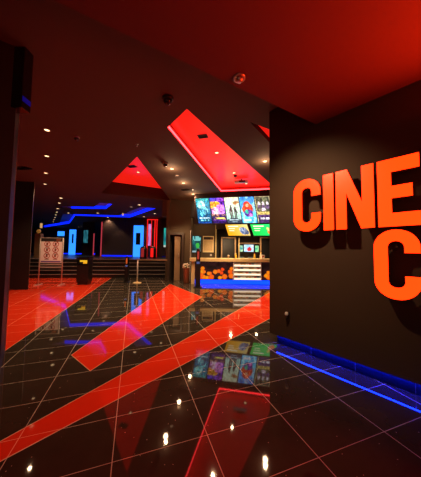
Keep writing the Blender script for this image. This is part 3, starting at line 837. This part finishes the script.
def P5(u, v):
    c = mixc((38, 42, 40), (110, 112, 80), vno(u, v, 7, 1))
    for cu in (.24, .52, .80):
        if inell(u, v, cu, .72, .08, .08): c = (222, 200, 205)
        if inell(u, v, cu, .60, .12, .08): c = mixc((60, 40, 80), (120, 100, 120), vno(u, v, 12, 3))
    if inell(u, v, .5, .50, .16, .06): c = (216, 190, 200)
    if .31 < v < .41 and .06 < u < .94: c = mixc((150, 125, 60), (215, 190, 110), vno(u*2, v, 12, 6))
    if v < .30: c = mixc((40, 24, 62), (90, 60, 110), vno(u, v, 9, 4))
    if .13 < v < .20 and .2 < u < .82: c = (226, 218, 230) if hsh(int(u*20), 1) > .25 else (60, 40, 80)
    if u < .04 or u > .96 or v > .97: c = (170, 160, 120)
    return c
labs = ['teal blue film poster screen, first of the row over the counter', 'purple and orange film poster screen beside the teal one',
        'pale green film poster screen with two dark standing figures', 'sky blue film poster screen with a bright red shape',
        'dark olive film poster screen next to the sign wall']
for k, fn in enumerate((busy(P1, 21), busy(P2, 22, 1.0), busy(P3, 23, .35), busy(P4, 24, .6), busy(P5, 25, .8))):
    scr('poster_screen', labs[k], 'poster screens over the counter', -.962+.539*k, .508, 2.282, 3.215, .150, fn, 40, 72, 'screen')
def menu(base, base2, obj):
    def f(u, v):
        c = mixc(base, base2, u+.3*(v-.5))
        if .78 < v < .88 and .10 < u < .58: c = (250, 240, 205)
        if .60 < v < .65 and .10 < u < .40: c = (245, 235, 200)
        if .42 < v < .46 and .10 < u < .34: c = (240, 232, 196)
        for (cu, cv, ru, rv, col) in obj:
            if inell(u, v, cu, cv, ru, rv): c = mixc(col, (240, 240, 245), max(0, vno(u*2, v, 9, 2)-.35))
        return c
    return f
scr('menu_screen', 'yellow menu screen below the poster screens', 'menu screens over the counter', .172, .775, 1.832, 2.230, .128,
    menu((226, 150, 20), (220, 196, 120), [(.76, .42, .17, .34, (70, 90, 130)), (.66, .56, .08, .16, (110, 130, 160)), (.88, .30, .1, .2, (60, 70, 100))]), 56, 32, 'screen')
scr('menu_screen', 'green menu screen beside the sign wall', 'menu screens over the counter', 1.058, .775, 1.832, 2.230, .128,
    menu((20, 190, 70), (40, 215, 110), [(.80, .30, .14, .26, (230, 120, 40)), (.72, .60, .07, .12, (210, 190, 70))]), 56, 32, 'screen')
# tubes that carry the menu screens
for s, lab in ((.60, 'black bracket behind the yellow menu screen'), (1.48, 'black bracket behind the green menu screen')):
    o = MB().box(sp_(s, 2.17, -.07), (.5, .05, .40), M['black'], rz=SAa).build('screen_bracket'); tag(o, lab, 'bracket')

# ------------------------------------------------------------------ lights
def spot(loc, power, col=(1, .66, .36), size=R(110), blend=.6, rad=.028, tgt=None):
    l = bpy.data.lights.new('downlight_or_fill', 'SPOT'); l.energy = power; l.color = col
    l.spot_size = size; l.spot_blend = blend; l.shadow_soft_size = rad
    o = bpy.data.objects.new('downlight_or_fill', l); COL.objects.link(o); o.location = loc
    if tgt is not None: o.rotation_euler = (Vector(tgt)-Vector(loc)).to_track_quat('-Z', 'Y').to_euler()
    return o
for loc in SPOTS:
    if loc[1] > 15: continue
    pw = 115 if loc[1] < 9.5 else 110 if loc[1] < 11.4 else 45
    spot((loc[0], loc[1], loc[2]-.03), pw)
for loc in SPOTS:
    if 4.9 < loc[1] < 10 and loc[0] > -1.3 and loc[2] == H:
        l = bpy.data.lights.new('ceiling_fill', 'POINT'); l.energy = 9; l.color = (1, .62, .34); l.shadow_soft_size = .05  # extra points added below some downlights to brighten the ceiling around them
        o = bpy.data.objects.new('ceiling_fill', l); COL.objects.link(o); o.location = (loc[0], loc[1], loc[2]-.16)
# the glass spotlight that washes the letter wall
spot((.25, 1.94, HS-.055), 150, size=R(84), blend=1.0, rad=.03, tgt=wp(-.05, .0, 1.55))
# added unseen spots brightening counter, lobby and door; then the landing wall washer
spot((.9, 9.3, 2.25), 110, size=R(150)); spot((-.35, 9.5, 3.0), 60, size=R(150)); spot((2.0, 9.4, 2.25), 110, size=R(150)); spot((.7, 7.9, 1.78), 75, size=R(150), tgt=(.9, 8.5, .6)); spot((-1.25, 8.3, 2.3), 32, size=R(140), tgt=(-1.3, 9.0, .9))
spot((-6.2, 13.9, 3.2), 20, size=R(70), tgt=(-6.1, 14.6, 1.0))
def area(loc, tgt, power, sx, sy_, col):
    l = bpy.data.lights.new('area_lamp', 'AREA'); l.energy = power; l.color = col; l.shape = 'RECTANGLE'; l.size = sx; l.size_y = sy_
    o = bpy.data.objects.new('area_lamp', l); COL.objects.link(o); o.location = loc
    o.rotation_euler = (Vector(tgt)-Vector(loc)).to_track_quat('-Z', 'Y').to_euler(); return o
# the rest of the lit sign, on the wall beyond the frame
q = wp(1.7, .22, 2.0); area(q, q+WN+Vector((0, 0, .3)), 100, 1.0, .8, (1, .035, .004))

# added warm fill behind the camera, lifting the dark ceiling and walls
area((-2.0, -3.8, 1.9), (-3.0, 6, 1.6), 13, 5.5, 2.6, (1, .72, .50))
w = bpy.data.worlds.new('lobby_air'); SC.world = w; w.use_nodes = True
w.node_tree.nodes['Background'].inputs[0].default_value = (1, .55, .38, 1)
w.node_tree.nodes['Background'].inputs[1].default_value = .03

# ------------------------------------------------------------------ camera
cam = bpy.data.cameras.new('camera'); co = bpy.data.objects.new('camera', cam); COL.objects.link(co)
F, PITCH, ROLL = 216.89, .05395, .01314
cam.sensor_fit = 'HORIZONTAL'; cam.sensor_width = 36; cam.lens = F/421*36; cam.clip_start = .05; cam.clip_end = 200
co.matrix_world = Matrix.Translation((0, 0, 1.3)) @ Matrix.Rotation(R(90), 4, 'X') @ Matrix.Rotation(PITCH, 4, 'X') @ Matrix.Rotation(ROLL, 4, 'Z')
SC.camera = co
SC.view_settings.view_transform = 'Standard'; SC.view_settings.look = 'None'
SC.view_settings.gamma = 1; SC.view_settings.exposure = 0; SC.view_settings.use_curve_mapping = False
SC.cycles.use_denoising = True
SC.cycles.max_bounces = 8; SC.cycles.sample_clamp_indirect = 6
